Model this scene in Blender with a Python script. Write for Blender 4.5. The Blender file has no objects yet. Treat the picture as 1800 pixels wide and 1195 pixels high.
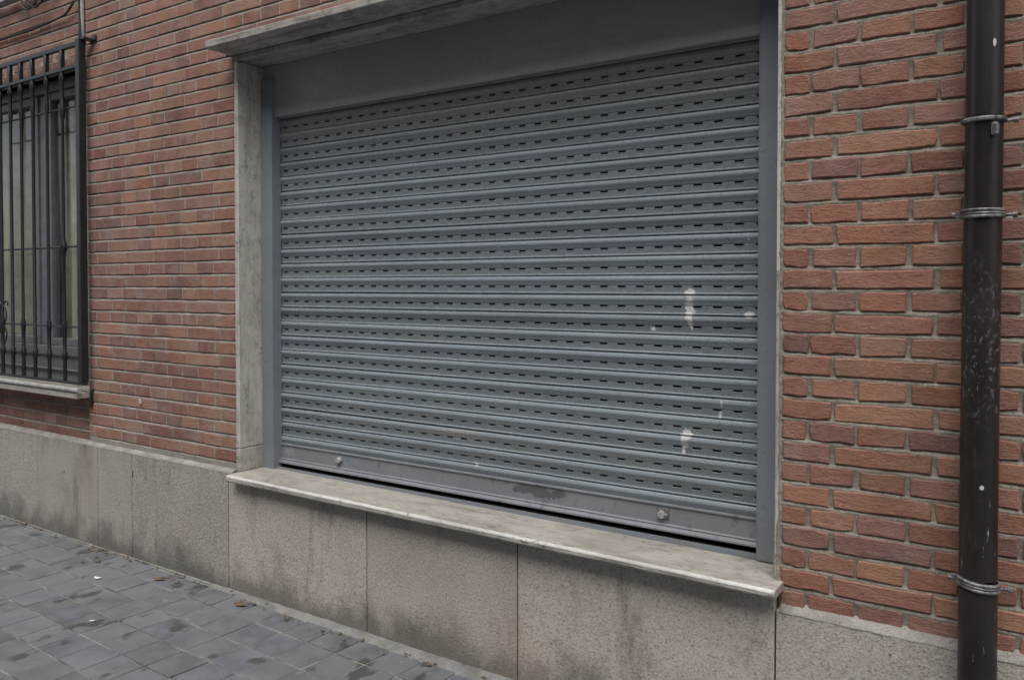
import bpy, bmesh, math, random
from mathutils import Vector, Matrix

S = bpy.context.scene
COL = S.collection
rnd = random.Random(7)

# ------------------------------------------------------------------ camera, sky, sun, exposure
cam_d = bpy.data.cameras.new("camera")
cam = bpy.data.objects.new("camera", cam_d)
COL.objects.link(cam)
YAW, PITCH, ROLL = -0.58868, -0.02, 0.00053
FPX, PPY = 1432.36, 65.02
cy_, sy_, cp_, sp_ = math.cos(YAW), math.sin(YAW), math.cos(PITCH), math.sin(PITCH)
fwd = Vector((sy_ * cp_, cy_ * cp_, sp_))
rgt = Vector((cy_, -sy_, 0.0))
upv = rgt.cross(fwd)
r2 = rgt * math.cos(ROLL) + upv * math.sin(ROLL)
u2 = upv * math.cos(ROLL) - rgt * math.sin(ROLL)
cam.matrix_world = Matrix(((r2.x, u2.x, -fwd.x, 0.6421), (r2.y, u2.y, -fwd.y, -2.3307), (r2.z, u2.z, -fwd.z, -0.0560), (0, 0, 0, 1)))
cam_d.sensor_fit = 'HORIZONTAL'
cam_d.sensor_width = 36.0
cam_d.lens = FPX / 1800.0 * 36.0
cam_d.shift_y = -PPY / 1800.0
cam_d.clip_start = 0.05
cam_d.clip_end = 2000.0
S.camera = cam

SUN_EL, SUN_AZ = math.radians(60), math.radians(158)     # azimuth measured from +y clockwise
world = bpy.data.worlds.new("World")
S.world = world
world.use_nodes = True
wn, wl = world.node_tree.nodes, world.node_tree.links
wn.clear()
w_out = wn.new('ShaderNodeOutputWorld')
w_bg = wn.new('ShaderNodeBackground')
w_hs = wn.new('ShaderNodeHueSaturation')
w_sky = wn.new('ShaderNodeTexSky')
w_sky.sky_type = 'NISHITA'
w_sky.sun_disc = False
w_sky.sun_elevation = SUN_EL
w_sky.sun_rotation = SUN_AZ
w_sky.air_density = 1.0
w_sky.dust_density = 4.0
w_sky.ozone_density = 1.0
w_hs.inputs['Saturation'].default_value = 0.53          # overcast: the blue is mostly veiled
w_bg.inputs['Strength'].default_value = 0.145
wl.new(w_sky.outputs[0], w_hs.inputs['Color'])
wl.new(w_hs.outputs[0], w_bg.inputs['Color'])
wl.new(w_bg.outputs[0], w_out.inputs['Surface'])

sun_d = bpy.data.lights.new("sun", 'SUN')
sun = bpy.data.objects.new("sun", sun_d)
COL.objects.link(sun)
sun_d.energy = 1.5
sun_d.angle = math.radians(62)
sun_d.color = (1.0, 0.97, 0.93)
sdir = Vector((math.sin(SUN_AZ) * math.cos(SUN_EL), math.cos(SUN_AZ) * math.cos(SUN_EL), math.sin(SUN_EL)))
sun.rotation_euler = (-sdir).to_track_quat('-Z', 'Y').to_euler()
sun.location = (0, -6, 8)

S.view_settings.view_transform = 'Standard'
S.view_settings.look = 'None'
S.view_settings.exposure = 0.60
S.view_settings.gamma = 1.0
S.view_settings.use_curve_mapping = False

# ------------------------------------------------------------------ material helpers
class NT:
    def __init__(s, name):
        s.m = bpy.data.materials.new(name)
        s.m.use_nodes = True
        s.t = s.m.node_tree
        s.t.nodes.clear()
        s.out = s.t.nodes.new('ShaderNodeOutputMaterial')
        s.b = s.t.nodes.new('ShaderNodeBsdfPrincipled')
        s.t.links.new(s.b.outputs[0], s.out.inputs[0])
        s.geo = s.t.nodes.new('ShaderNodeNewGeometry')
        s.oi = s.t.nodes.new('ShaderNodeObjectInfo')
    def put(s, sock, v):
        if isinstance(v, bpy.types.NodeSocket):
            s.t.links.new(v, sock)
        elif isinstance(v, (tuple, list)) and len(v) == 3 and sock.type == 'RGBA':
            sock.default_value = (*v, 1)
        else:
            sock.default_value = v
    def math(s, op, a, b=0.0, c=None, clamp=False):
        n = s.t.nodes.new('ShaderNodeMath'); n.operation = op; n.use_clamp = clamp
        s.put(n.inputs[0], a); s.put(n.inputs[1], b)
        if c is not None: s.put(n.inputs[2], c)
        return n.outputs[0]
    def mix(s, f, a, b, mode='MIX'):
        n = s.t.nodes.new('ShaderNodeMix'); n.data_type = 'RGBA'; n.blend_type = mode
        s.put(n.inputs[0], f); s.put(n.inputs[6], a); s.put(n.inputs[7], b)
        return n.outputs[2]
    def ramp(s, f, lo, hi, a=0.0, b=1.0):
        n = s.t.nodes.new('ShaderNodeMapRange'); n.interpolation_type = 'SMOOTHSTEP'
        s.put(n.inputs[0], f); s.put(n.inputs[1], lo); s.put(n.inputs[2], hi); s.put(n.inputs[3], a); s.put(n.inputs[4], b)
        return n.outputs[0]
    def pos(s, scale=(1, 1, 1), local=False, jitter=False):
        src = s.geo.outputs['Position']
        if local:
            tc = s.t.nodes.new('ShaderNodeTexCoord'); src = tc.outputs['Object']
        v = s.t.nodes.new('ShaderNodeVectorMath'); v.operation = 'MULTIPLY'
        s.put(v.inputs[0], src); v.inputs[1].default_value = scale
        o = v.outputs[0]
        if jitter:
            k = s.t.nodes.new('ShaderNodeVectorMath'); k.operation = 'ADD'
            s.put(k.inputs[0], o); s.put(k.inputs[1], s.math('MULTIPLY', s.oi.outputs['Random'], 40.0))
            o = k.outputs[0]
        return o
    def noise(s, vec, scale, detail=4, rough=0.6, dist=0.0):
        n = s.t.nodes.new('ShaderNodeTexNoise')
        s.put(n.inputs['Vector'], vec)
        n.inputs['Scale'].default_value = scale; n.inputs['Detail'].default_value = detail
        n.inputs['Roughness'].default_value = rough; n.inputs['Distortion'].default_value = dist
        return n.outputs['Fac']
    def voro(s, vec, scale, feat='F1'):
        n = s.t.nodes.new('ShaderNodeTexVoronoi'); n.feature = feat
        s.put(n.inputs['Vector'], vec); n.inputs['Scale'].default_value = scale
        return n.outputs['Distance']
    def xyz(s):
        n = s.t.nodes.new('ShaderNodeSeparateXYZ'); s.put(n.inputs[0], s.geo.outputs['Position'])
        return n.outputs
    def blob(s, cx, cz, rx, rz, nz=0.5, nscale=45, y=None):
        """mask of an irregular splash centred at a world point"""
        x = s.xyz()
        dx = s.math('DIVIDE', s.math('SUBTRACT', x[0], cx), rx)
        dz = s.math('DIVIDE', s.math('SUBTRACT', x[2], cz), rz)
        d = s.math('SQRT', s.math('ADD', s.math('MULTIPLY', dx, dx), s.math('MULTIPLY', dz, dz)))
        n = s.noise(s.pos(), nscale, 4, 0.7)
        d = s.math('ADD', d, s.math('MULTIPLY', s.math('SUBTRACT', n, 0.5), nz * 4))
        return s.ramp(d, 0.9, 1.08, 1.0, 0.0)
    def bump(s, h, strength, dist=0.01, prev=None):
        n = s.t.nodes.new('ShaderNodeBump')
        n.inputs['Strength'].default_value = strength; n.inputs['Distance'].default_value = dist
        s.put(n.inputs['Height'], h)
        if prev is not None: s.put(n.inputs['Normal'], prev)
        return n.outputs[0]
    def done(s, col, rough, normal=None, metal=0.0, spec=None):
        s.put(s.b.inputs['Base Color'], col); s.put(s.b.inputs['Roughness'], rough)
        s.put(s.b.inputs['Metallic'], metal)
        if spec is not None: s.put(s.b.inputs['Specular IOR Level'], spec)
        if normal is not None: s.put(s.b.inputs['Normal'], normal)
        return s.m

def brick_mat(name, grime, bloom):
    k = NT(name)
    P = k.pos(jitter=True)
    col = k.oi.outputs['Color']
    n1 = k.noise(P, 14, 5, 0.65)
    n2 = k.noise(k.pos((1, 1, 4), jitter=True), 34, 5, 0.75, 0.9)      # drag marks along the brick
    n3 = k.noise(P, 150, 3, 0.65)
    n4 = k.noise(P, 46, 4, 0.7)
    c = k.mix(k.ramp(n1, 0.3, 0.75), col, k.mix(0.5, col, (0.34, 0.185, 0.13)))
    c = k.mix(k.math('MULTIPLY', k.ramp(n2, 0.50, 0.72), 0.55), c, (0.36, 0.25, 0.20))
    c = k.mix(k.math('MULTIPLY', k.ramp(n2, 0.44, 0.25), 0.55), c, (0.075, 0.048, 0.040))
    c = k.mix(k.math('MULTIPLY', k.ramp(n4, 0.60, 0.74), 0.45), c, (0.09, 0.062, 0.052))
    c = k.mix(k.math('MULTIPLY', k.ramp(n3, 0.60, 0.72), 0.6), c, (0.05, 0.038, 0.033))   # pits
    c = k.mix(k.math('MULTIPLY', k.ramp(n3, 0.40, 0.28), 0.3), c, (0.42, 0.30, 0.24))
    g = k.noise(k.pos((1, 1, 0.6)), 2.6, 6, 0.65)
    c = k.mix(k.math('MULTIPLY', k.ramp(g, 0.46, 0.72), grime), c, (0.085, 0.066, 0.058))
    ef = k.noise(k.pos((1, 1, 1), jitter=True), 5, 5, 0.7)
    c = k.mix(k.math('MULTIPLY', k.ramp(ef, 0.42, 0.78), bloom), c, (0.36, 0.30, 0.27))      # pale bloom
    b = k.bump(n2, 0.7, 0.008)
    b = k.bump(n4, 0.55, 0.006, b)
    b = k.bump(n3, 0.4, 0.0025, b)
    return k.done(c, 0.9, b, spec=0.25)

def mortar_mat(name, c1, c2):
    k = NT(name)
    n1 = k.noise(k.pos(), 9, 5, 0.65)
    n2 = k.noise(k.pos(), 190, 3, 0.75)
    c = k.mix(k.ramp(n1, 0.3, 0.7), c1, c2)
    c = k.mix(k.math('MULTIPLY', k.ramp(n2, 0.55, 0.68), 0.7), c, (0.09, 0.08, 0.07))
    c = k.mix(k.math('MULTIPLY', k.ramp(n2, 0.42, 0.3), 0.5), c, (0.48, 0.45, 0.40))
    c = k.mix(k.math('MULTIPLY', k.ramp(k.noise(k.pos((1, 1, .7)), 5, 5, 0.7), 0.50, 0.72), 0.5), c, (0.10, 0.092, 0.08))
    b = k.bump(n2, 0.7, 0.004)
    b = k.bump(k.noise(k.pos(), 60, 3, 0.6), 0.5, 0.006, b)
    return k.done(c, 0.95, b, spec=0.2)

def slab_mat(name):
    k = NT(name)
    P = k.pos(jitter=True)
    col = k.oi.outputs['Color']
    n1 = k.noise(P, 3.2, 5, 0.65)
    fl = k.noise(P, 140, 2, 0.8)
    fl2 = k.noise(P, 82, 3, 0.8)
    c = k.mix(k.ramp(n1, 0.3, 0.72), k.mix(0.25, col, (0.17, 0.155, 0.135)), col)
    c = k.mix(k.math('MULTIPLY', k.ramp(fl, 0.53, 0.68), 0.55), c, (0.085, 0.080, 0.072))
    c = k.mix(k.math('MULTIPLY', k.ramp(fl, 0.47, 0.34), 0.55), c, (0.52, 0.50, 0.46))
    c = k.mix(k.math('MULTIPLY', k.ramp(fl2, 0.58, 0.7), 0.16), c, (0.12, 0.112, 0.10))
    # water runs: vertical tongues hanging from the sill
    st = k.noise(k.pos((1, 1, 0.07)), 15, 5, 0.75, 0.3)
    z = k.xyz()[2]
    st2 = k.noise(k.pos((1, 1, 0.3)), 4.2, 6, 0.7, 0.4)
    zz = k.math('ADD', z, k.math('MULTIPLY', k.math('SUBTRACT', st2, 0.5), 0.55))
    c = k.mix(k.math('MULTIPLY', k.math('MULTIPLY', k.ramp(st, 0.46, 0.70), k.ramp(zz, -1.02, -0.86)), 0.40), c, (0.075, 0.066, 0.054))
    c = k.mix(k.math('MULTIPLY', k.ramp(st2, 0.52, 0.70), 0.60), c, (0.080, 0.074, 0.066))
    # splashed dirt with a ragged upper edge
    sp = k.math('ADD', z, k.math('MULTIPLY', k.math('SUBTRACT', k.noise(k.pos((1, 1, 0.7)), 4.2, 6, 0.7), 0.5), 0.5))
    c = k.mix(k.math('MULTIPLY', k.ramp(sp, -1.24, -1.41), 0.66), c, (0.058, 0.055, 0.050))
    rust = k.noise(k.pos((1, 1, 0.5)), 2.1, 5, 0.65)
    c = k.mix(k.math('MULTIPLY', k.ramp(rust, 0.52, 0.72), 0.32), c, (0.27, 0.19, 0.125))
    # picks and chips
    ch = k.noise(k.pos((1, 1, 0.45), jitter=True), 24, 2, 0.5)
    c = k.mix(k.math('MULTIPLY', k.ramp(ch, 0.735, 0.76), 0.75), c, (0.05, 0.046, 0.042))
    b = k.bump(fl, 0.6, 0.004)
    b = k.bump(fl2, 0.5, 0.005, b)
    return k.done(c, 0.88, b, spec=0.3)

def marble_mat(name, base, dirt, dirt_amt, pores=0.8, rough=0.55, run=(1, 1, 0.06)):
    k = NT(name)
    n1 = k.noise(k.pos((0.7, 2.0, 0.9)), 4.0, 6, 0.65, 0.3)
    n2 = k.noise(k.pos((0.8, 2.4, 1.2)), 34, 4, 0.75, 0.5)
    n3 = k.noise(k.pos(), 150, 3, 0.7)
    c = k.mix(k.ramp(n1, 0.35, 0.68), base, tuple(x * 0.8 for x in base))
    c = k.mix(k.math('MULTIPLY', k.ramp(n1, 0.50, 0.75), dirt_amt * .7), c, dirt)
    reg = k.ramp(k.noise(k.pos((1, 3, 1)), 5, 3, 0.6), 0.42, 0.60)
    c = k.mix(k.math('MULTIPLY', k.math('MULTIPLY', k.ramp(n2, 0.55, 0.62), reg), pores), c, (0.075, 0.065, 0.055))   # open travertine pores
    c = k.mix(k.math('MULTIPLY', k.ramp(k.noise(k.pos((0.8, 1.2, 1)), 17, 6, 0.75, 0.5), 0.47, 0.70), dirt_amt), c, dirt)
    c = k.mix(k.math('MULTIPLY', k.ramp(n3, 0.56, 0.72), 0.45), c, dirt)
    c = k.mix(k.math('MULTIPLY', k.ramp(k.noise(k.pos(run), 30, 5, 0.75), 0.48, 0.72), dirt_amt), c, dirt)
    b = k.bump(n2, 0.35, 0.004)
    b = k.bump(n3, 0.35, 0.002, b)
    return k.done(c, rough, b, spec=0.4)

def shutter_mat(name, base, splash=False, rough=0.42):
    k = NT(name)
    n1 = k.noise(k.pos((0.6, 1, 1.0)), 3.0, 5, 0.6)
    n2 = k.noise(k.pos((1, 1, 1)), 42, 4, 0.7)
    n3 = k.noise(k.pos((0.12, 1, 1.6)), 60, 4, 0.7)
    c = k.mix(k.ramp(n1, 0.3, 0.7), base, tuple(x * 1.22 for x in base))
    dust = tuple(0.5 * (x + y) for x, y in zip(base, (0.21, 0.205, 0.185)))
    c = k.mix(k.math('MULTIPLY', k.ramp(n3, 0.45, 0.75), 0.55), c, dust)
    c = k.mix(k.math('MULTIPLY', k.ramp(n2, 0.56, 0.72), 0.45), c, tuple(x * 0.5 for x in base))
    c = k.mix(1.0, c, k.oi.outputs['Color'], 'MULTIPLY')
    r = k.math('ADD', rough, k.math('MULTIPLY', k.math('SUBTRACT', n2, 0.5), 0.35))
    if splash:
        z = k.xyz()[2]; x = k.xyz()[0]
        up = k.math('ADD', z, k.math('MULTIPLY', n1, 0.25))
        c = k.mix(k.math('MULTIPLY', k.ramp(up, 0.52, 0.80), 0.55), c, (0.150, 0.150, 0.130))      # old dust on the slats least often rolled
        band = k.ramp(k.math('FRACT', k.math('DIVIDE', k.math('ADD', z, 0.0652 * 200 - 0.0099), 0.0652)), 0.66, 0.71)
        c = k.mix(k.math('MULTIPLY', band, k.ramp(n1, 0.25, 0.7, 0.10, 0.42)), c, (0.085, 0.09, 0.085))     # shade of the recessed bands put into the colour
        # darker squares between the slots: slot pitch 67 mm
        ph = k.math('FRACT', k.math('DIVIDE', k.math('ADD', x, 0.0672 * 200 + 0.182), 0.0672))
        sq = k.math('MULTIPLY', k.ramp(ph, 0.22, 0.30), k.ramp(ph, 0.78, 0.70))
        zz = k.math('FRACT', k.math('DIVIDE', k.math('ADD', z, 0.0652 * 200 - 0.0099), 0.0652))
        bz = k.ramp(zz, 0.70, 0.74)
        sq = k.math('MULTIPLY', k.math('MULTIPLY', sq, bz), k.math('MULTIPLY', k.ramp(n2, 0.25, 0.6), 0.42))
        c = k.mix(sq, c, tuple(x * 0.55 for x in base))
        # bare spatter near the right end of each slat
        spk = k.noise(k.pos(), 120, 2, 0.6)
        c = k.mix(k.math('MULTIPLY', k.math('MULTIPLY', k.ramp(spk, 0.60, 0.68), k.ramp(x, -0.75, -0.2)), 0.45), c, (0.05, 0.055, 0.058))
        wht = None
        for (cx, cz, rx, rz) in ((-0.340, -0.128, 0.015, 0.040), (-0.337, -0.168, 0.009, 0.022), (-0.3415, -0.073, 0.018, 0.010), (-0.350, -0.535, 0.018, 0.018),
                                 (-0.355, -0.560, 0.010, 0.024), (-0.238, -0.463, 0.004, 0.014), (-0.148, -0.142, 0.016, 0.009), (-0.468, -0.196, 0.010, 0.006),
                                 (-0.232, -0.425, 0.003, 0.010), (-0.36, -0.59, 0.006, 0.008), (-1.19, -0.735, 0.006, 0.008)):
            m = k.blob(cx, cz, rx, rz, 0.62, 95)
            wht = m if wht is None else k.math('MAXIMUM', wht, m)
        c = k.mix(k.math('MULTIPLY', wht, k.ramp(k.noise(k.pos(), 170, 3, 0.7), 0.28, 0.46, 0.35, 0.9)), c, (0.56, 0.56, 0.55))
        scr = k.math('MULTIPLY', k.blob(-1.29, -0.628, 0.16, 0.020, 0.7, 30), 0.55)
        c = k.mix(scr, c, (0.30, 0.29, 0.27))
        r = k.math('ADD', r, k.math('MULTIPLY', wht, 0.3))
    b = k.bump(n2, 0.12, 0.003)
    return k.done(c, r, b, spec=0.5)

def bar_mat(name, base):
    k = NT(name)
    n1 = k.noise(k.pos((1, 1, 1)), 5, 5, 0.65)
    n2 = k.noise(k.pos((1, 1, 0.4)), 34, 4, 0.7)
    c = k.mix(k.ramp(n1, 0.3, 0.7), base, tuple(x * 1.2 for x in base))
    c = k.mix(k.math('MULTIPLY', k.ramp(n2, 0.55, 0.72), 0.55), c, (0.055, 0.055, 0.052))
    c = k.mix(k.math('MULTIPLY', k.blob(-0.92, -0.795, 0.11, 0.026, 0.8, 22), 0.6), c, (0.03, 0.032, 0.033))
    c = k.mix(k.math('MULTIPLY', k.blob(-2.235, -0.80, 0.03, 0.02, 0.8, 60), 0.5), c, (0.30, 0.30, 0.29))
    return k.done(c, k.math('ADD', 0.36, k.math('MULTIPLY', n2, 0.25)), k.bump(n2, 0.1, 0.003), spec=0.5)

def plain(name, col, rough, var=0.25, scale=30, metal=0.0, bump=0.1, spec=0.5):
    k = NT(name)
    n = k.noise(k.pos(), scale, 5, 0.65)
    c = k.mix(k.ramp(n, 0.3, 0.72), tuple(x * (1 - var) for x in col), tuple(x * (1 + var) for x in col))
    return k.done(c, rough, k.bump(n, bump, 0.004), metal, spec)

def pipe_mat():
    k = NT("brown painted pipe")
    n1 = k.noise(k.pos((1, 1, 0.5)), 8, 5, 0.65)
    sc = k.noise(k.pos((1.8, 1.8, 0.28)), 62, 4, 0.75)
    z = k.xyz()[2]
    c = k.mix(k.ramp(n1, 0.3, 0.7), (0.0135, 0.0100, 0.0100), (0.025, 0.0185, 0.018))
    c = k.mix(k.math('MULTIPLY', k.ramp(k.noise(k.pos((1, 1, 0.3)), 22, 5, 0.75), 0.56, 0.75), 0.35), c, (0.09, 0.085, 0.085))
    low = k.ramp(z, 0.2, -0.7)
    c = k.mix(k.math('MULTIPLY', k.math('MULTIPLY', k.ramp(sc, 0.645, 0.70), low), 0.7), c, (0.40, 0.40, 0.41))      # chipped paint
    rub = k.math('MULTIPLY', k.math('MULTIPLY', k.ramp(z, -0.42, -0.32), k.ramp(z, 0.06, -0.14)), k.ramp(k.noise(k.pos((1, 1, .6)), 95, 4, 0.75), 0.54, 0.66))
    c = k.mix(k.math('MULTIPLY', rub, 0.55), c, (0.20, 0.19, 0.195))      # rubbed patch at shoulder height
    for (px, pz, rx, rz) in ((0.50, -0.535, 0.0045, 0.0055), (0.515, 0.520, 0.003, 0.010)):
        c = k.mix(k.blob(px, pz, rx, rz, 0.25, 90), c, (0.5, 0.5, 0.52))
    return k.done(c, k.math('ADD', 0.27, k.math('MULTIPLY', n1, 0.22)), k.bump(k.noise(k.pos(), 40, 3, 0.6), 0.12, 0.003), spec=0.45)

def tile_mat():
    k = NT("slate blue paving tile")
    P = k.pos(jitter=True)
    col = k.oi.outputs['Color']
    n1 = k.noise(P, 9, 5, 0.65)
    n2 = k.noise(k.pos(), 210, 3, 0.7)
    st = k.noise(k.pos((1.5, 1.0, 1)), 6.5, 3, 0.5, 0.0)
    c = k.mix(k.ramp(n1, 0.3, 0.7), col, k.mix(0.5, col, (0.19, 0.20, 0.215)))
    c = k.mix(k.math('MULTIPLY', k.ramp(k.noise(k.pos(), 2.3, 5, 0.6), 0.48, 0.72), 0.42), c, (0.115, 0.10, 0.085))   # brown traffic film
    c = k.mix(k.math('MULTIPLY', k.ramp(st, 0.61, 0.69), 0.75), c, (0.035, 0.034, 0.030))                             # drips and old gum
    c = k.mix(k.math('MULTIPLY', k.ramp(k.noise(k.pos(), 15, 3, 0.6), 0.69, 0.74), 0.45), c, (0.26, 0.27, 0.28))
    c = k.mix(k.math('MULTIPLY', k.ramp(n2, 0.56, 0.7), 0.35), c, (0.06, 0.06, 0.062))
    b = k.bump(n2, 0.3, 0.002)
    b = k.bump(n1, 0.25, 0.006, b)
    return k.done(c, k.math('ADD', 0.5, k.math('MULTIPLY', n1, 0.3)), b, spec=0.4)

def glass_mat():
    k = NT("window glass")
    t = k.t
    tr = t.nodes.new('ShaderNodeBsdfTransparent'); tr.inputs[0].default_value = (0.95, 0.97, 0.96, 1)
    gl = t.nodes.new('ShaderNodeBsdfGlossy'); gl.inputs['Roughness'].default_value = 0.03
    lw = t.nodes.new('ShaderNodeLayerWeight'); lw.inputs['Blend'].default_value = 0.5
    refl = k.math('ADD', 0.03, k.math('MULTIPLY', 0.6, k.math('POWER', lw.outputs['Facing'], 4.0)))
    mx = t.nodes.new('ShaderNodeMixShader')
    wob = k.noise(k.pos(), 3.0, 2, 0.5)
    nb = k.bump(wob, 0.1, 0.01)
    t.links.new(nb, gl.inputs['Normal'])
    t.links.new(refl, mx.inputs[0]); t.links.new(tr.outputs[0], mx.inputs[1]); t.links.new(gl.outputs[0], mx.inputs[2])
    t.links.new(mx.outputs[0], k.out.inputs[0])
    t.nodes.remove(k.b)
    return k.m

M = dict(
    brick=brick_mat("weathered red brick", 0.45, 0.30),
    brick_far=brick_mat("sooty red brick", 0.55, 0.55),
    mortar=mortar_mat("sandy mortar", (0.19, 0.172, 0.140), (0.31, 0.285, 0.24)),
    mortar_far=mortar_mat("grey mortar", (0.26, 0.245, 0.215), (0.36, 0.335, 0.30)),
    slab=slab_mat("bush hammered stone"),
    sill=marble_mat("worn travertine sill", (0.43, 0.405, 0.36), (0.17, 0.15, 0.125), 0.62, 0.95, 0.36, (0.15, 1, 1)),
    arris=marble_mat("travertine edge sky glint", (0.62, 0.61, 0.58), (0.33, 0.31, 0.28), 0.6, 0.5, 0.22),  # paler colour stands in for sky light glinting on the sill edge
    jamb=marble_mat("travertine jamb", (0.53, 0.505, 0.45), (0.16, 0.145, 0.12), 0.55, 0.6),
    canopy=marble_mat("sooty travertine canopy", (0.42, 0.395, 0.35), (0.085, 0.074, 0.06), 0.7, 0.3, 0.7, (0.05, 1, 1)),
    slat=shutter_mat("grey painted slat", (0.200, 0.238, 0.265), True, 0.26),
    rail=shutter_mat("grey painted rail", (0.170, 0.196, 0.220), False, 0.34),
    box=shutter_mat("grey painted shutter box", (0.275, 0.282, 0.278), False, 0.42),
    bar=bar_mat("grey painted bottom bar", (0.165, 0.182, 0.198)),
    iron=plain("black painted iron", (0.014, 0.017, 0.018), 0.38, 0.3, 40),
    steel=plain("dull zinc", (0.42, 0.42, 0.42), 0.3, 0.3, 90, 0.35),
    brass=plain("old lock plate", (0.20, 0.19, 0.17), 0.45, 0.4, 120, 0.6),
    pipe=pipe_mat(),
    clamp=plain("scuffed clamp paint", (0.13, 0.128, 0.13), 0.42, 0.85, 70, 0.0, 0.3),
    tile=tile_mat(),
    joint=mortar_mat("dusty joint sand", (0.07, 0.068, 0.062), (0.38, 0.365, 0.33)),
    edge=mortar_mat("cement strip", (0.24, 0.24, 0.235), (0.15, 0.148, 0.14)),
    fillet=mortar_mat("pale lime fillet", (0.34, 0.33, 0.305), (0.22, 0.21, 0.19)),
    frame=plain("grey window aluminium", (0.13, 0.14, 0.152), 0.35, 0.15, 20),
    glass=glass_mat(),
    cloth=plain("olive curtain cloth", (0.36, 0.35, 0.28), 0.9, 0.25, 5, 0.0, 0.0, 0.1),
    dark=plain("unlit plaster", (0.10, 0.095, 0.085), 0.95, 0.2, 4),
    cable=plain("black cable sheath", (0.018, 0.017, 0.017), 0.6, 0.3, 60),
    conduit=plain("pale grey conduit", (0.30, 0.29, 0.27), 0.6, 0.3, 20),
    soot=plain("black joint dirt", (0.022, 0.020, 0.018), 0.95, 0.3, 30),
    leaf=plain("dry leaf", (0.135, 0.085, 0.045), 0.8, 0.5, 60),
    paper=plain("white scrap", (0.75, 0.75, 0.76), 0.8, 0.05, 60),
    render=plain("ochre render", (0.22, 0.18, 0.145), 0.9, 0.15, 3),
    asphalt=plain("asphalt", (0.05, 0.05, 0.052), 0.9, 0.3, 80),
)

# ------------------------------------------------------------------ mesh helpers
def link(name, me, mat=None, parent=None, loc=None):
    o = bpy.data.objects.new(name, me)
    COL.objects.link(o)
    if mat is not None and not me.materials: me.materials.append(mat)
    if parent is not None: o.parent = parent
    if loc is not None: o.location = loc
    return o

def empty(name, label, cat, loc=(0, 0, 0), group=None):
    o = bpy.data.objects.new(name, None)
    COL.objects.link(o)
    o.location = loc
    o.empty_display_size = 0.1
    return tag(o, label, cat, group)

def tag(o, label, cat, group=None):
    o['label'] = label; o['category'] = cat
    if group: o['group'] = group
    return o

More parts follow.
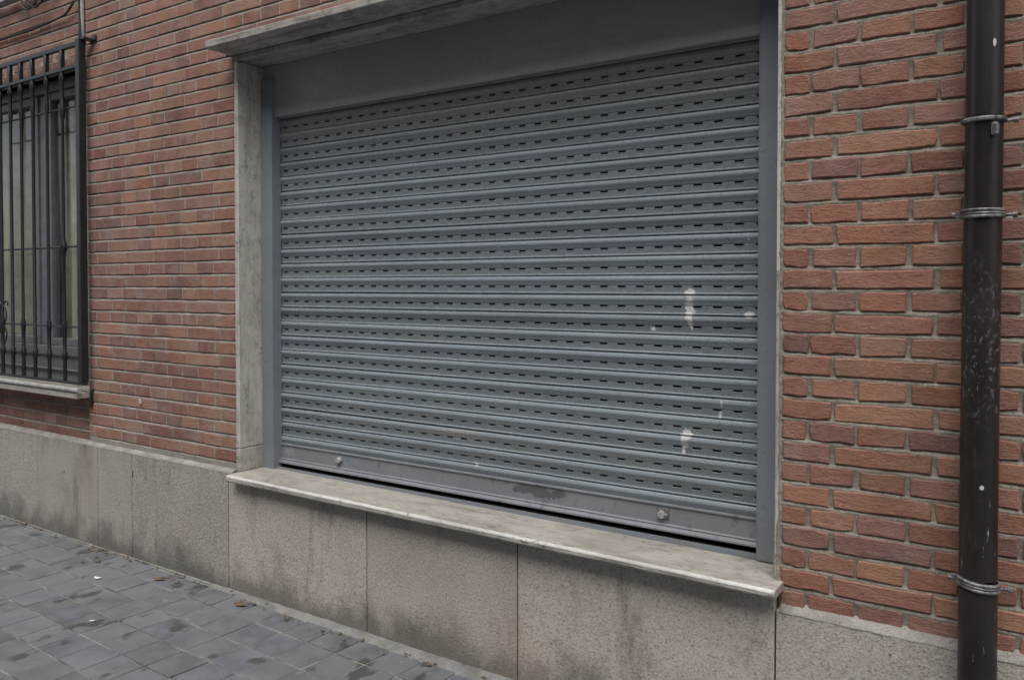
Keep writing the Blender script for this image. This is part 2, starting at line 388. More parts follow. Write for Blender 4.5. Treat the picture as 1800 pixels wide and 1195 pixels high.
class MB:
    """collects geometry, given in world coordinates; origin is subtracted on build"""
    def __init__(s): s.v, s.f, s.sm = [], [], []
    def add(s, vs, fs, smooth=False):
        n = len(s.v); s.v += [tuple(v) for v in vs]
        for f in fs: s.f.append([i + n for i in f]); s.sm.append(smooth)
    def box(s, x0, x1, y0, y1, z0, z1, b=0.002):
        bm = bmesh.new()
        bmesh.ops.create_cube(bm, size=1.0)
        bmesh.ops.scale(bm, vec=(x1 - x0, y1 - y0, z1 - z0), verts=bm.verts)
        bmesh.ops.translate(bm, vec=((x0 + x1) / 2, (y0 + y1) / 2, (z0 + z1) / 2), verts=bm.verts)
        if b > 0: bmesh.ops.bevel(bm, geom=list(bm.edges), offset=b, segments=1, affect='EDGES')
        bm.verts.index_update()
        s.add([v.co for v in bm.verts], [[v.index for v in f.verts] for f in bm.faces])
        bm.free()
    def tube(s, pts, r, n=8, caps=True, radii=None):
        pts = [Vector(p) for p in pts]; rings = []
        prev = None
        for i, p in enumerate(pts):
            d = (pts[min(i + 1, len(pts) - 1)] - pts[max(i - 1, 0)]).normalized()
            if prev is None:
                a = d.orthogonal().normalized()
            else:
                a = (prev - d * prev.dot(d)).normalized()
            prev = a; b = d.cross(a)
            rr = radii[i] if radii else r
            rings.append([p + (a * math.cos(2 * math.pi * k / n) + b * math.sin(2 * math.pi * k / n)) * rr for k in range(n)])
        vs = [v for R in rings for v in R]
        fs = [[i * n + k, i * n + (k + 1) % n, (i + 1) * n + (k + 1) % n, (i + 1) * n + k] for i in range(len(pts) - 1) for k in range(n)]
        s.add(vs, fs, True)
        if caps: s.add(rings[0], [list(range(n))[::-1]]); s.add(rings[-1], [list(range(n))])
    def extrude_x(s, prof, x0, x1, smooth=False, caps=True, dy=(0, 0), closed=True):
        """prof: list of (y, z)"""
        n = len(prof)
        vs = [(x0, y + dy[0], z) for y, z in prof] + [(x1, y + dy[1], z) for y, z in prof]
        rng = range(n if closed else n - 1)
        s.add(vs, [[i, (i + 1) % n, n + (i + 1) % n, n + i] for i in rng], smooth)
        if caps: s.add(vs, [list(range(n))[::-1], list(range(n, 2 * n))])
    def prism(s, poly, z0, z1, bev=0.002, drop=0.0015):
        """top-faced prism over a convex xy polygon"""
        c = sum((Vector((p[0], p[1])) for p in poly), Vector((0, 0))) / len(poly)
        n = len(poly)
        ins = []
        for p in poly:
            d = c - Vector((p[0], p[1])); L = max(d.length, 1e-6)
            ins.append((p[0] + d.x / L * bev * 1.4, p[1] + d.y / L * bev * 1.4))
        vs = [(p[0], p[1], z0) for p in poly] + [(p[0], p[1], z1 - drop) for p in poly] + [(p[0], p[1], z1) for p in ins]
        fs = [[i, (i + 1) % n, n + (i + 1) % n, n + i] for i in range(n)] + [[n + i, n + (i + 1) % n, 2 * n + (i + 1) % n, 2 * n + i] for i in range(n)] + [[2 * n + i for i in range(n)]]
        s.add(vs, fs)
    def mesh(s, name, origin=(0, 0, 0)):
        me = bpy.data.meshes.new(name)
        ox, oy, oz = origin
        me.from_pydata([(x - ox, y - oy, z - oz) for x, y, z in s.v], [], s.f)
        me.polygons.foreach_set('use_smooth', s.sm)
        bm = bmesh.new(); bm.from_mesh(me)
        bmesh.ops.remove_doubles(bm, verts=bm.verts, dist=1e-5)
        bmesh.ops.recalc_face_normals(bm, faces=bm.faces)
        bm.to_mesh(me); bm.free()
        if any(s.sm): me.set_sharp_from_angle(angle=math.radians(42))
        me.update()
        return me
    def build(s, name, mat, parent=None, origin=(0, 0, 0)):
        """geometry in world coordinates; the parent must be an unrotated empty"""
        me = s.mesh(name, origin)
        o = link(name, me, mat, parent)
        pl = Vector((0, 0, 0))
        p = parent
        while p is not None: pl += p.location; p = p.parent
        o.location = Vector(origin) - pl
        return o

def hnoise(x, z, sd=0):
    from mathutils import noise
    return noise.noise(Vector((x, z, sd * 7.3)))

# ------------------------------------------------------------------ the setting: ground, pavement
GZ = -1.417
WALL_END_L, WALL_END_R, WALL_TOP = -6.4, 1.9, 2.3
mb = MB(); mb.add([(-300, -300, GZ - 0.16), (300, -300, GZ - 0.16), (300, 300, GZ - 0.16), (-300, 300, GZ - 0.16)], [[0, 1, 2, 3]])
g = mb.build("ground", M['asphalt']); g['kind'] = 'structure'; g['label'] = 'dark asphalt street beyond the pavement'
PAVE_Y = -3.1
mb = MB()
mb.box(-7.5, 3.2, PAVE_Y, 0.3, GZ - 0.155, GZ - 0.0050, 0)
pavement = mb.build("pavement", M['joint']); pavement['kind'] = 'structure'; pavement['label'] = 'pavement of small square slate blue tiles'
mb = MB(); mb.box(-7.5, 3.2, PAVE_Y - 0.15, PAVE_Y - 0.002, GZ - 0.159, GZ + 0.002, 0.012)
k = mb.build("kerb", M['edge']); k['kind'] = 'structure'; k['label'] = 'cement kerb along the street side of the pavement'

O0 = Vector((-2.5416, -0.7901)); VI = Vector((0.1558, -0.0053)); VJ = Vector((0.0076, 0.1567))
def edge_y(x):               # where the tiling stops short of the wall
    t = min(1, max(0, (x + 2.9) / 1.9))
    return -0.027 - 0.046 * t - 0.006 * hnoise(x * 6, 1.3)
def clip_poly(poly, f):
    out = []
    for i in range(len(poly)):
        a, b = poly[i], poly[(i + 1) % len(poly)]
        da, db = f(a), f(b)
        if da <= 0: out.append(a)
        if (da < 0 < db) or (db < 0 < da):
            t = da / (da - db); out.append(a + (b - a) * t)
    return out
tile_variants = []
def tile_poly(r):
    h = 0.5 - 0.022
    p = []
    for (a, b) in ((-h, -h), (h, -h), (h, h), (-h, h)):
        p.append(VI * (a + r.uniform(-.006, .006)) + VJ * (b + r.uniform(-.006, .006)))
    return p
for v in range(6):
    r = random.Random(50 + v)
    t = MB(); t.prism(tile_poly(r), -0.03, 0.0, 0.004, 0.0025); tile_variants.append(t.mesh("paving_tile"))
    tile_variants[-1].materials.append(M['tile'])
def tile_col(r):
    b = r.uniform(0.80, 1.2); w = r.uniform(-0.005, 0.005)
    return ((0.107 + w) * b, (0.113 + w * .4) * b, (0.124 - w) * b, 1)
rest = MB(); tiles = []
for i in range(-34, 38):
    for j in range(-15, 7):
        c = O0 + VI * (i + .5) + VJ * (j + .5)
        ey = edge_y(c.x)
        if c.y - 0.085 > ey or c.y < PAVE_Y + 0.1 or not -7.3 < c.x < 3.0: continue
        r = random.Random(i * 1000 + j)
        poly = [c + q for q in tile_poly(r)]
        cl = clip_poly(poly, lambda q: q.y - edge_y(q.x))
        whole = all(q.y - edge_y(q.x) <= 0 for q in poly)
        # the part of the pavement the photograph shows: below a line from the wall foot on the left to the lower edge
        seen = c.y > -1.05 + (c.x + 2.47) * 0.669 - 0.13 and c.x > -4.75 + max(0, -c.y) * -0.2 and c.x > -4.9 - 2.1 * c.y * 0 and (c.x + 4.62) * -1.0 - (c.y) * 2.22 < 0.3 + 0.0
        if len(cl) < 3: continue
        dz = r.uniform(-0.0016, 0.0016)
        if not seen:
            rest.prism(cl, GZ - 0.03, GZ + dz, 0.004, 0.0025); continue
        tiles.append((c.x, i, j, c, whole, cl, dz, r))
for (_, i, j, c, whole, cl, dz, r) in tiles:
    if whole:
        o = link("paving_tile", tile_variants[r.randrange(6)], None, pavement, (c.x, c.y, GZ + dz))
        o.rotation_euler = (r.uniform(-.008, .008), r.uniform(-.008, .008), 0)
    else:
        t = MB(); t.prism(cl, GZ - 0.03, GZ + dz, 0.004, 0.0025)
        o = t.build("paving_tile", M['tile'], pavement, (c.x, c.y, GZ))
    o.color = tile_col(r)
o = rest.build("tile_field", M['tile'], pavement); o['kind'] = 'stuff'; o.color = (0.098, 0.110, 0.128, 1)
print("tiles", len(tiles))

# cement strip between tiling and wall foot
mb = MB(); n = 420
vs = []
for i in range(n + 1):
    x = -7.0 + 9.6 * i / n
    e = edge_y(x)
    for q, (yy, zz) in enumerate(((e - 0.012, -0.003), (e + 0.004, 0.0035), ((e - 0.02) / 2 - .004, 0.006), (-0.012, 0.013), (0.02, 0.013))):
        vs.append((x, yy + 0.006 * hnoise(x * 25, q, 3), GZ + zz + 0.003 * hnoise(x * 30, q * 2.1, 5)))
mb.add(vs, [[i * 5 + q, (i + 1) * 5 + q, (i + 1) * 5 + q + 1, i * 5 + q + 1] for i in range(n) for q in range(4)], True)
o = mb.build("cement_strip", M['edge'], pavement)

# ------------------------------------------------------------------ the house across the narrow street (seen only as a reflection)
OB = empty("apartment_building", "plain rendered house on the other side of the street, mirrored in pipe and glass", "building", (0, -9.5, GZ))
mb = MB(); mb.box(-14, 14, -17, -9.5, GZ - .16, GZ + 9.6, .01); mb.build("wall", M['render'], OB)
mb = MB(); mb.box(-14.2, 14.2, -17.2, -9.2, GZ + 9.62, GZ + 9.85, .02); mb.build("roof", M['dark'], OB)
for fl_ in range(3):
    for q in range(-6, 7):
        mb = MB(); mb.box(q * 2.1 - .5, q * 2.1 + .5, -9.52, -9.47, GZ + 1.1 + 3.3 * fl_, GZ + 2.7 + 3.3 * fl_, .01); mb.build("window", M['frame'], OB)

# ------------------------------------------------------------------ inside of the building (closed, unlit)
mb = MB()
x0, x1, y0, y1, z0, z1 = WALL_END_L, WALL_END_R, 0.055, 1.6, -1.6, WALL_TOP
c = [(x0, y0, z0), (x1, y0, z0), (x1, y1, z0), (x0, y1, z0), (x0, y0, z1), (x1, y0, z1), (x1, y1, z1), (x0, y1, z1)]
mb.add(c, [[0, 1, 2, 3], [4, 5, 6, 7], [1, 2, 6, 5], [2, 3, 7, 6], [3, 0, 4, 7]])
o = mb.build("interior_wall", M['dark']); o['kind'] = 'structure'; o['label'] = 'unlit room walls behind the facade'

# ------------------------------------------------------------------ brick
COURSE = 0.06
def brick_variant(r, L, H, rough):
    """front faces -y at y = 0; centred; ~48 triangles"""
    pts = []
    hx, hz = L / 2, H / 2
    def jit(a): return r.uniform(-a, a)
    cr = [max(0.0, r.gauss(0.0, rough * 1.5)) for _ in range(4)]
    low = [(-hx, -hz), (-hx * .35, -hz), (hx * .35, -hz), (hx, -hz)]
    top = [(hx, hz), (hx * .35, hz), (-hx * .35, hz), (-hx, hz)]
    out = []
    for q, (x, z) in enumerate(low + top):
        cx = cr[{0: 0, 3: 1, 4: 2, 7: 3}[q]] if q in (0, 3, 4, 7) else 0
        sx = -1 if x > 0 else 1; sz = -1 if z > 0 else 1
        out.append((x + sx * cx * .7 + jit(rough * .6), z + sz * cx * .5 + jit(rough)))
        if q == 3: out.append((hx + jit(rough), jit(.006)))
        if q == 7: out.append((-hx + jit(rough), jit(.006)))
    n = len(out)
    bev = 0.0016 + rough * .8
    cz_ = [(x - bev * (1 if x > 0 else -1) * (1 if abs(x) > hx * .6 else .15), z - bev * (1 if z > 0 else -1) * (1 if abs(z) > hz * .5 else 0.1)) for x, z in out]
    vs = [(x, 0.045, z) for x, z in out] + [(x, 0.0032 + abs(jit(rough * .8)), z) for x, z in out] + [(x, jit(rough * .25), z) for x, z in cz_]
    fs = [[i, (i + 1) % n, n + (i + 1) % n, n + i] for i in range(n)] + [[n + i, n + (i + 1) % n, 2 * n + (i + 1) % n, 2 * n + i] for i in range(n)] + [[2 * n + i for i in range(n)]]
    m = MB(); m.add(vs, fs)
    me = m.mesh("brick")
    return me
VAR = {}
for key, rough in (('near', 0.0025), ('far', 0.0014)):
    for L in (0.24, 0.115, 0.145, 0.065):
        VAR[key, L] = [brick_variant(random.Random(hash_), L, 0.049, rough) for hash_ in range(int(L * 1000), int(L * 1000) + 9)]
        for me in VAR[key, L]: me.materials.append(M['brick' if key == 'near' else 'brick_far'])
PAL = [(0.245, 0.108, 0.080), (0.275, 0.128, 0.082), (0.215, 0.092, 0.074), (0.290, 0.150, 0.096), (0.185, 0.092, 0.080), (0.262, 0.108, 0.068), (0.235, 0.124, 0.102), (0.280, 0.136, 0.084), (0.210, 0.088, 0.068)]
def brick_col(r, gain=1.0):
    c = PAL[r.randrange(len(PAL))]; b = r.uniform(0.82, 1.18) * gain
    m = (c[0] + c[1] + c[2]) / 3; d = 0.15 if gain < 1 else 0.03; b *= 1.10 if gain < 1 else 1.12
    return tuple((q * (1 - d) + m * d) * b for q in c) + (1,)
def place_brick(kind, parent, xc, zc, y, L, H, r, gain=1.0):
    base = min((0.24, 0.145, 0.115, 0.065), key=lambda q: abs(q - L))
    me = VAR[kind, base][r.randrange(9)]
    o = link("brick", me, None, parent, Vector((xc, y + r.uniform(-.0014, .0014), zc)) - parent.location)
    fx = 1 if r.random() < .5 else -1
    o.scale = (L / base, 1, H / 0.049)
    o.rotation_euler = (r.uniform(-.012, .012), r.uniform(-.006, .006), r.uniform(-.006, .006))
    o.color = brick_col(r, gain)
    return o
def stuff_bricks(name, lst, parent, kind):
    m = MB()
    for (xc, zc, y, L, H, r) in lst:
        m.box(xc - L / 2, xc + L / 2, y, y + 0.04, zc - H / 2, zc + H / 2, 0.003)
    o = m.build(name, M['brick' if kind == 'near' else 'brick_far'], parent)
    o['kind'] = 'stuff'; o.color = (0.235, 0.10, 0.066, 1)
    return o
def z_top(x): return 1.056 - 0.1935 * (x + 1.605) + 0.03      # upper limit of what the photograph shows
def mortar_sheet(parent, rects, y0, mat, step, name="mortar", amp=0.0022, sd=1, back=0.05, foot=0.0, pitch=COURSE, gap=0.010, proud=0.002, deep=0.008, perp=None):
    """bed joints are struck: nearly flush over the brick below, cut back under the brick above; foot = z of a brick underside"""
    m = MB()
    for (xa, xb, za, zb) in rects:
        nx = max(2, int((xb - xa) / step))
        zs = [(za, deep)]
        pj = deep if perp is None else perp
        k0 = math.floor((za - foot) / pitch) - 1
        for q in range(k0, k0 + int((zb - za) / pitch) + 4):
            f = foot + pitch * q
            for (dz, y) in ((-gap - .001, proud + .0005), (-gap * .72, proud), (-gap * .45, proud + (deep - proud) * .22), (-gap * .16, proud + (deep - proud) * .85), (0.0015, deep), (0.0045, pj), (pitch * .33, pj), (pitch * .62, pj)):
                if za + .001 < f + dz < zb - .001: zs.append((f + dz, y))
        zs.append((zb, deep))
        nz = len(zs)
        vs = []
        for i in range(nx + 1):
            x = xa + (xb - xa) * i / nx
            for (z, y) in zs:
                vs.append((x, y0 + y + amp * (hnoise(x * 60, z * 60, sd) + 0.8 * hnoise(x * 18, z * 18, sd + 1)), z + .0012 * hnoise(x * 40, z * 40, sd + 4)))
        m.add(vs, [[i * nz + j, (i + 1) * nz + j, (i + 1) * nz + j + 1, i * nz + j + 1] for i in range(nx) for j in range(nz - 1)], True)
        for (p, q) in (((xa, za), (xb, za)), ((xb, za), (xb, zb)), ((xb, zb), (xa, zb)), ((xa, zb), (xa, za))):
            m.add([(p[0], y0 + .006, p[1]), (q[0], y0 + .006, q[1]), (q[0], y0 + back, q[1]), (p[0], y0 + back, p[1])], [[0, 1, 2, 3]])
    return m.build(name, mat, parent)

# right-hand wall (beside the pipe): English bond, rows read off the photograph
wr = empty("brick_wall", "red brick wall with thick pale mortar right of the shutter, behind the drainpipe", "wall", (0, 0, -0.96))
mortar_sheet(wr, [(-0.004, WALL_END_R, -0.985, WALL_TOP)], 0.0, M['mortar'], 0.008, amp=0.0026, sd=3, foot=0.722 - 0.003, gap=0.0095, proud=0.0020, deep=0.0062)
ZR0 = 0.722              # bottom of row 0 (image y = 21.7)
rest = []; nb = 0
for k_ in range(-26, 29):
    zb = ZR0 - 0.7148 - 0.0 + 0.7148 - COURSE * k_
    zc = zb + 0.0285 - 0.006
    stretch = (k_ % 2 == 1)
    r = random.Random(900 + k_)
    spans = []
    if stretch:
        spans.append((0.0015, 0.1325)); x = 0.1425
        while x < WALL_END_R - 0.25: spans.append((x, x + 0.24)); x += 0.25
    else:
        spans.append((0.0015, 0.0685)); x = 0.0795
        while x < WALL_END_R - 0.13: spans.append((x, x + 0.115)); x += 0.125
    for (a, b) in spans:
        a += r.uniform(-.003, .003) if a > .01 else r.uniform(0, .003); b += r.uniform(-.003, .003)
        if (a < 0.61 and zc < 0.80 - 0.1935 * a):
            place_brick('near', wr, (a + b) / 2, zc + r.uniform(-.0015, .0015), 0, b - a + .001, 0.0512 + r.uniform(-.0015, .0015), r); nb += 1
        else:
            rest.append(((a + b) / 2, zc, 0, b - a, 0.047, r))
stuff_bricks("brick_courses", rest, wr, 'near')
print("right bricks", nb)
# rough mortar squeezed out between the bricks and the stone lining
mb = MB(); n = 150
vs = []
for i in range(n + 1):
    z = -0.93 + 1.93 * i / n
    wd = 0.0 + (0.010 if z < -0.70 else 0.0) * min(1, (-0.70 - z) / 0.03 if z < -0.7 else 0)
    a = -0.012 - wd + 0.0035 * hnoise(z * 60, 0, 8); b = 0.004 + 0.0035 * hnoise(z * 45, 3, 8)
    for (x, y) in ((a, 0.03), (a + .001, 0.004 + .003 * hnoise(z * 70, 1, 2)), ((a + b) / 2, -0.0005 + 0.0028 * hnoise(z * 80, 2, 4)), (b, 0.005)):
        vs.append((x, y, z))
mb.add(vs, [[i * 4 + q, i * 4 + q + 1, (i + 1) * 4 + q + 1, (i + 1) * 4 + q] for i in range(n) for q in range(3)], False)
mb.build("mortar_bead", M['mortar'], wr)

# left-hand wall: between barred window and shutter, and on over the canopy
wl_ = empty("brick_wall", "red brick wall between the barred window and the shutter, running on above the canopy", "wall", (-3.0, 0, -0.885))
XP0, XP1 = -3.600, -2.397
CL = 0.06025
mortar_sheet(wl_, [(XP0, XP1 + 0.004, -0.89, WALL_TOP), (XP1 + 0.004, -0.004, 0.985, WALL_TOP)], 0.0, M['mortar_far'], 0.012, amp=0.0012, sd=11, foot=-0.8424 + 0.0008, pitch=CL, gap=0.0098, proud=0.0012, deep=0.0085, perp=0.0028)
rowsL = []
CL = 0.06025
for k_ in range(-24, 29):
    zb = -0.8424 + CL * (28 - k_)
    zc = zb + 0.0265
    if zc + .02 > WALL_TOP: continue
    r = random.Random(4000 + k_)
    x = XP1 - 0.001 if zc < 0.985 else -0.01
    xr = x
    head = (k_ % 2 == 0)
    first = True
    shift = 0
    while x > XP0 + 0.02:
        if first:
            L = 0.145 if head else 0.105; first = False
            if zc > 0.985: L = 0.24 if head else 0.115
        elif head: L = 0.115 if r.random() > .10 else 0.24
        else: L = 0.24 if r.random() > .22 else 0.115
        L += r.uniform(-.006, .006)
        a = x - L
        if a < XP0 + 0.045: a = XP0 + 0.003 + r.uniform(0, .004)
        rowsL.append(((a + x) / 2, zc + r.uniform(-.001, .001), 0, x - a, 0.0508 + r.uniform(-.001, .001), r))
        x = a - 0.0075
rowsL_in = [b for b in rowsL if b[1] < z_top(b[0]) and not (b[0] > -2.39 and b[1] < 1.0)]
rowsL_out = [b for b in rowsL if b not in rowsL_in]
rowsL_in.sort(key=lambda b: -(b[3] * b[4]) / ((b[0] - .64) ** 2 + 5.4))
keep = rowsL_in[:300]
for (xc, zc, y, L, H, r) in keep:
    place_brick('far', wl_, xc, zc, y, L, H, r, 0.99)
stuff_bricks("brick_courses", rowsL_in[300:] + rowsL_out, wl_, 'far')
print("left bricks", len(keep), len(rowsL_in))
mb = MB(); mb.tube([(-3.128, -0.004, -0.612), (-3.122, -0.007, -0.622), (-3.120, -0.007, -0.634), (-3.126, -0.004, -0.642)], 0.006, 6, radii=[.003, .0065, .007, .003])
mb.build("plaster_dab", M['conduit'], wl_)

# window bay: slightly recessed brickwork over and under the barred window
wb = empty("brick_wall", "slightly recessed brickwork above and below the barred window at far left", "wall", (-4.3, 0.02, -0.885))
YB = 0.020
XB0 = WALL_END_L
WX0, WX1, WZ0, WZ1 = -5.15, -3.606, -0.655, 1.122
mortar_sheet(wb, [(XB0, XP0 - 0.002, -0.90, -0.632), (XB0, XP0 - 0.002, WZ1, WALL_TOP), (XB0, WX0, WZ0 - 0.02, WZ1)], YB, M['mortar_far'], 0.014, amp=0.0012, sd=21, foot=-0.882 + .0008, pitch=0.0602, gap=0.0098, proud=0.0012, deep=0.0085, perp=0.0028)
inb, outb = [], []
for k_ in range(0, 52):
    zc = -0.882 + 0.0265 + 0.0602 * k_
    if zc + .02 > WALL_TOP: continue
    r = random.Random(7000 + k_)
    head = k_ % 2
    if -0.645 < zc < WZ1 + 0.085:
        xs = WX0 - 0.004
    else:
        xs = XP0 - 0.006 - (0.02 if head else 0)
    x = xs
    while x > XB0 + 0.12:
        L = (0.115 if r.random() > .1 else .24) if head else (0.24 if r.random() > .2 else .115)
        a = x - L
        b = ((a + x) / 2, zc, YB, L, 0.0508, r)
        if (a + x) / 2 > -4.62 and zc < z_top((a + x) / 2): inb.append(b)
        else: outb.append(b)
        x = a - 0.005
# header row on edge right over the opening, and a broken course on it
r = random.Random(77)
x = XP0 - 0.008
while x > WX0:
    w = r.uniform(.042, .05)
    (inb if x > -4.62 else outb).append((x - w / 2, 1.1505, YB, w, 0.052, r)); x -= w + 0.009
x = XP0 - 0.008
while x > WX0:
    w = r.choice((0.07, 0.115, 0.10))
    (inb if x > -4.62 else outb).append((x - w / 2, 1.2005, YB + r.uniform(0, .002), w, 0.044, r)); x -= w + r.choice((0.009, 0.012, 0.03))
for (xc, zc, y, L, H, r) in inb: place_brick('far', wb, xc, zc, y, L, H, r, 0.92)
stuff_bricks("brick_courses", outb, wb, 'far')
print("bay bricks", len(inb))
mb = MB(); mb.box(XP0 - 0.0015, XP0 + 0.0, 0.0075, 0.05, -0.89, WALL_TOP, 0)
mb.build("pier_edge", M['mortar_far'], wl_)

# ------------------------------------------------------------------ plinth of stone slabs
pl = empty("stone_plinth", "grey bush hammered stone plinth of upright slabs along the wall foot", "plinth", (-2.0, 0, GZ))
PF = -0.019
joints = [-6.4, -5.45, -4.80, -4.106, -3.4886, -3.1803, -2.4256, -1.582, -0.8785, -0.0072, 0.80, 1.9]
for a, b in zip(joints, joints[1:]):
    if b <= -2.42: zt = -0.886
    elif b <= 0.0: zt = -0.9115
    else: zt = -0.966
    m = MB()
    w = 0.0026
    bm = bmesh.new()
    m.box(a + w, b - w, PF + rnd.uniform(-.001, .001), 0.05, GZ - 0.05, zt, 0.0012)
    o = m.build("stone_slab", M['slab'], pl, ((a + b) / 2, PF, (GZ + zt) / 2))
    bm.free()
    t = rnd.uniform(0.88, 1.08)
    cs = (0.44, 0.402, 0.345) if b <= 0 else (0.425, 0.396, 0.348)
    if b <= -2.42: cs = (0.375, 0.354, 0.316)
    o.color = (cs[0] * t, cs[1] * t, cs[2] * t, 1)
mb = MB(); mb.box(-6.38, WALL_END_R, -0.004, 0.045, GZ - 0.04, -0.975, 0); mb.box(-6.38, -2.43, -0.004, 0.045, -0.98, -0.892, 0)
mb.build("slab_backing", M['soot'], pl)
def fillet(xa, xb, zt, depth, name):
    m = MB(); n = int((xb - xa) / 0.012); vs = []
    for i in range(n + 1):
        x = xa + (xb - xa) * i / n
        j = hnoise(x * 40, zt, 5); j2 = hnoise(x * 22, zt, 9)
        for (y, z) in ((PF - 0.0015 + .0015 * j, zt - 0.004 + .003 * j2), (PF + 0.002 + 0.002 * j, zt + 0.003 + .002 * j), (-0.004 + .002 * j2, zt + depth + .003 * j), (0.006, zt + depth + 0.012)):
            vs.append((x, y, z))
    m.add(vs, [[i * 4 + q, (i + 1) * 4 + q, (i + 1) * 4 + q + 1, i * 4 + q + 1] for i in range(n) for q in range(3)], True)
    return m.build(name, M['fillet'], pl)
fillet(-6.38, -2.40, -0.886, 0.006, "mortar_fillet")
fillet(0.004, WALL_END_R, -0.966, 0.010, "mortar_fillet")

# ------------------------------------------------------------------ stone lining, canopy, sill
su = empty("stone_surround", "pale travertine lining set round the shutter opening", "surround", (-1.2, 0, -0.88))
XL0, XL1 = -2.392, -2.3675
mb = MB(); mb.box(XL0, XL1, -0.002, 0.21, -0.7755, 0.9365, 0.003); mb.build("jamb", M['jamb'], su, ((XL0 + XL1) / 2, 0, 0))
mb = MB(); mb.box(XL0, XL1 + 0.001, -0.003, 0.21, -0.8805, -0.778, 0.004)
o = mb.build("jamb_base", M['sill'], su, ((XL0 + XL1) / 2, 0, -.83)); o['label'] = 'short stained block under the left jamb'
mb = MB(); mb.box(-0.0165, -0.004, 0.001, 0.21, -0.8805, 0.9365, 0.002); mb.build("jamb", M['jamb'], su, (-0.01, 0, 0))
mb = MB(); mb.box(XL0, -0.004, -0.001, 0.21, 0.9385, 0.9625, 0.003); mb.build("head", M['canopy'], su, (-1.2, 0, .95))

ca = empty("stone_canopy", "thin projecting stone canopy slab over the shutter", "canopy", (-1.2, 0, 0.98))
prof = [(-0.129, 0.968), (-0.131, 0.971), (-0.131, 0.996), (-0.127, 0.999), (0.05, 1.004), (0.05, 0.9645), (-0.060, 0.9645), (-0.064, 0.9700), (-0.072, 0.9700), (-0.076, 0.9645), (-0.122, 0.9645)]
cuts = [-2.413, -1.55, -0.62, 0.03]
for a, b in zip(cuts, cuts[1:]):
    m = MB(); m.extrude_x(prof, a + 0.0008, b - 0.0008)
    m.build("canopy_slab", M['canopy'], ca, ((a + b) / 2, -0.05, 0.98))

si = empty("window_sill", "worn travertine sill under the shutter, with a painted sky highlight along its polished front edge", "sill", (-1.2, 0, -0.9))
def sill_strip(m, xa, xb):
    n = max(2, int((xb - xa) / 0.02))
    prof = [(0.21, -0.911), (0.21, -0.8795), (0.0, -0.8805), (-0.060, -0.8812), (-0.0690, -0.8820), (-0.0745, -0.8850), (-0.0775, -0.8905), (-0.0775, -0.905), (-0.074, -0.9108), (-0.06, -0.9112)]
    np_ = len(prof); vs = []
    for i in range(n + 1):
        x = xa + (xb - xa) * i / n
        t = (x + 2.37) / 2.38
        for q, (y, z) in enumerate(prof):
            wy_ = -0.016 * (t - 0.45) if y < 0.02 else 0
            j = 0.0014 * hnoise(x * 28, q * .7, 3) + 0.002 * hnoise(x * 9, q * .4, 6) if q in (4, 5, 6, 7, 8) else 0
            nick = 0.004 * max(0, hnoise(x * 60, 0.3, 12) - 0.45) if q in (4, 5, 6) else 0
            dz_ = -0.008 * t
            vs.append((x, y + wy_ + j + nick, z + dz_ * (1 if z > -0.9 else 0.15) - nick * .5))
    m.add(vs, [[i * np_ + q, i * np_ + (q + 1) % np_, (i + 1) * np_ + (q + 1) % np_, (i + 1) * np_ + q] for i in range(n) for q in range(np_)], False)
    m.add(vs[:np_], [list(range(np_))]); m.add(vs[-np_:], [list(range(np_))[::-1]])
for a, b in ((-2.376, -1.322), (-1.3205, 0.0105)):
    m = MB(); sill_strip(m, a, b); slab_ = m.build("sill_slab", M['sill'], si, ((a + b) / 2, 0, -0.9))
    m = MB(); n = int((b - a) / .015); vs = []
    for i in range(n + 1):            # sky highlight on the arris, painted pale: a thin convex strip standing a hair proud
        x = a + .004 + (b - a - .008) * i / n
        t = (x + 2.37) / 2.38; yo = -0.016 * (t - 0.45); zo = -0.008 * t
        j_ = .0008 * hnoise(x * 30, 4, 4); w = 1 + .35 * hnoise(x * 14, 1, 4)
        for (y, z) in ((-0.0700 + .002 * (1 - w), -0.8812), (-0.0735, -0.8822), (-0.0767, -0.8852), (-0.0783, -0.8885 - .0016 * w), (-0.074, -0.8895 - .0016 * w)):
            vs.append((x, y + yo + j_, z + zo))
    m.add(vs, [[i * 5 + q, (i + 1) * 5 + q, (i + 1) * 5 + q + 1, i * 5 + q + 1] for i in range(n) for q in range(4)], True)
    o = m.build("sill_edge_glint", M['arris'], si); o.parent = slab_; o.location = -(slab_.location + si.location)

# ------------------------------------------------------------------ roller shutter
RS = empty("roller_shutter", "closed grey steel roller shutter with rows of small slots", "shutter", (-1.2, 0.17, -0.88))
CX0, CX1 = -2.315, -0.085            # curtain ends run inside the rails
YC = 0.178
HP, H0 = 0.0672, -0.182
def slat_profile():
    """(y, z) from top of the roll to its foot, z relative to the slot row: a rounded nose on top, then a belly that falls back"""
    p = [(0.0030, 0.0350), (-0.0035, 0.0352)]
    for a in (90, 65, 40, 15):
        t = math.radians(a)
        p.append((-0.0052 - 0.0034 * math.cos(t), 0.0318 + 0.0034 * math.sin(t)))
    for t in range(1, 9):
        a = t / 8.0
        p.append((-0.0086 - 0.0022 * math.sin(math.pi * min(1, a * 1.5)) * (1 if a < .667 else 0) + 0.0066 * max(0, a - .30) / .70 * (0.55 + 0.45 * a), 0.0318 - a * 0.0268))
    p += [(-0.0004, 0.0043), (0.0000, 0.0043)]
    return p
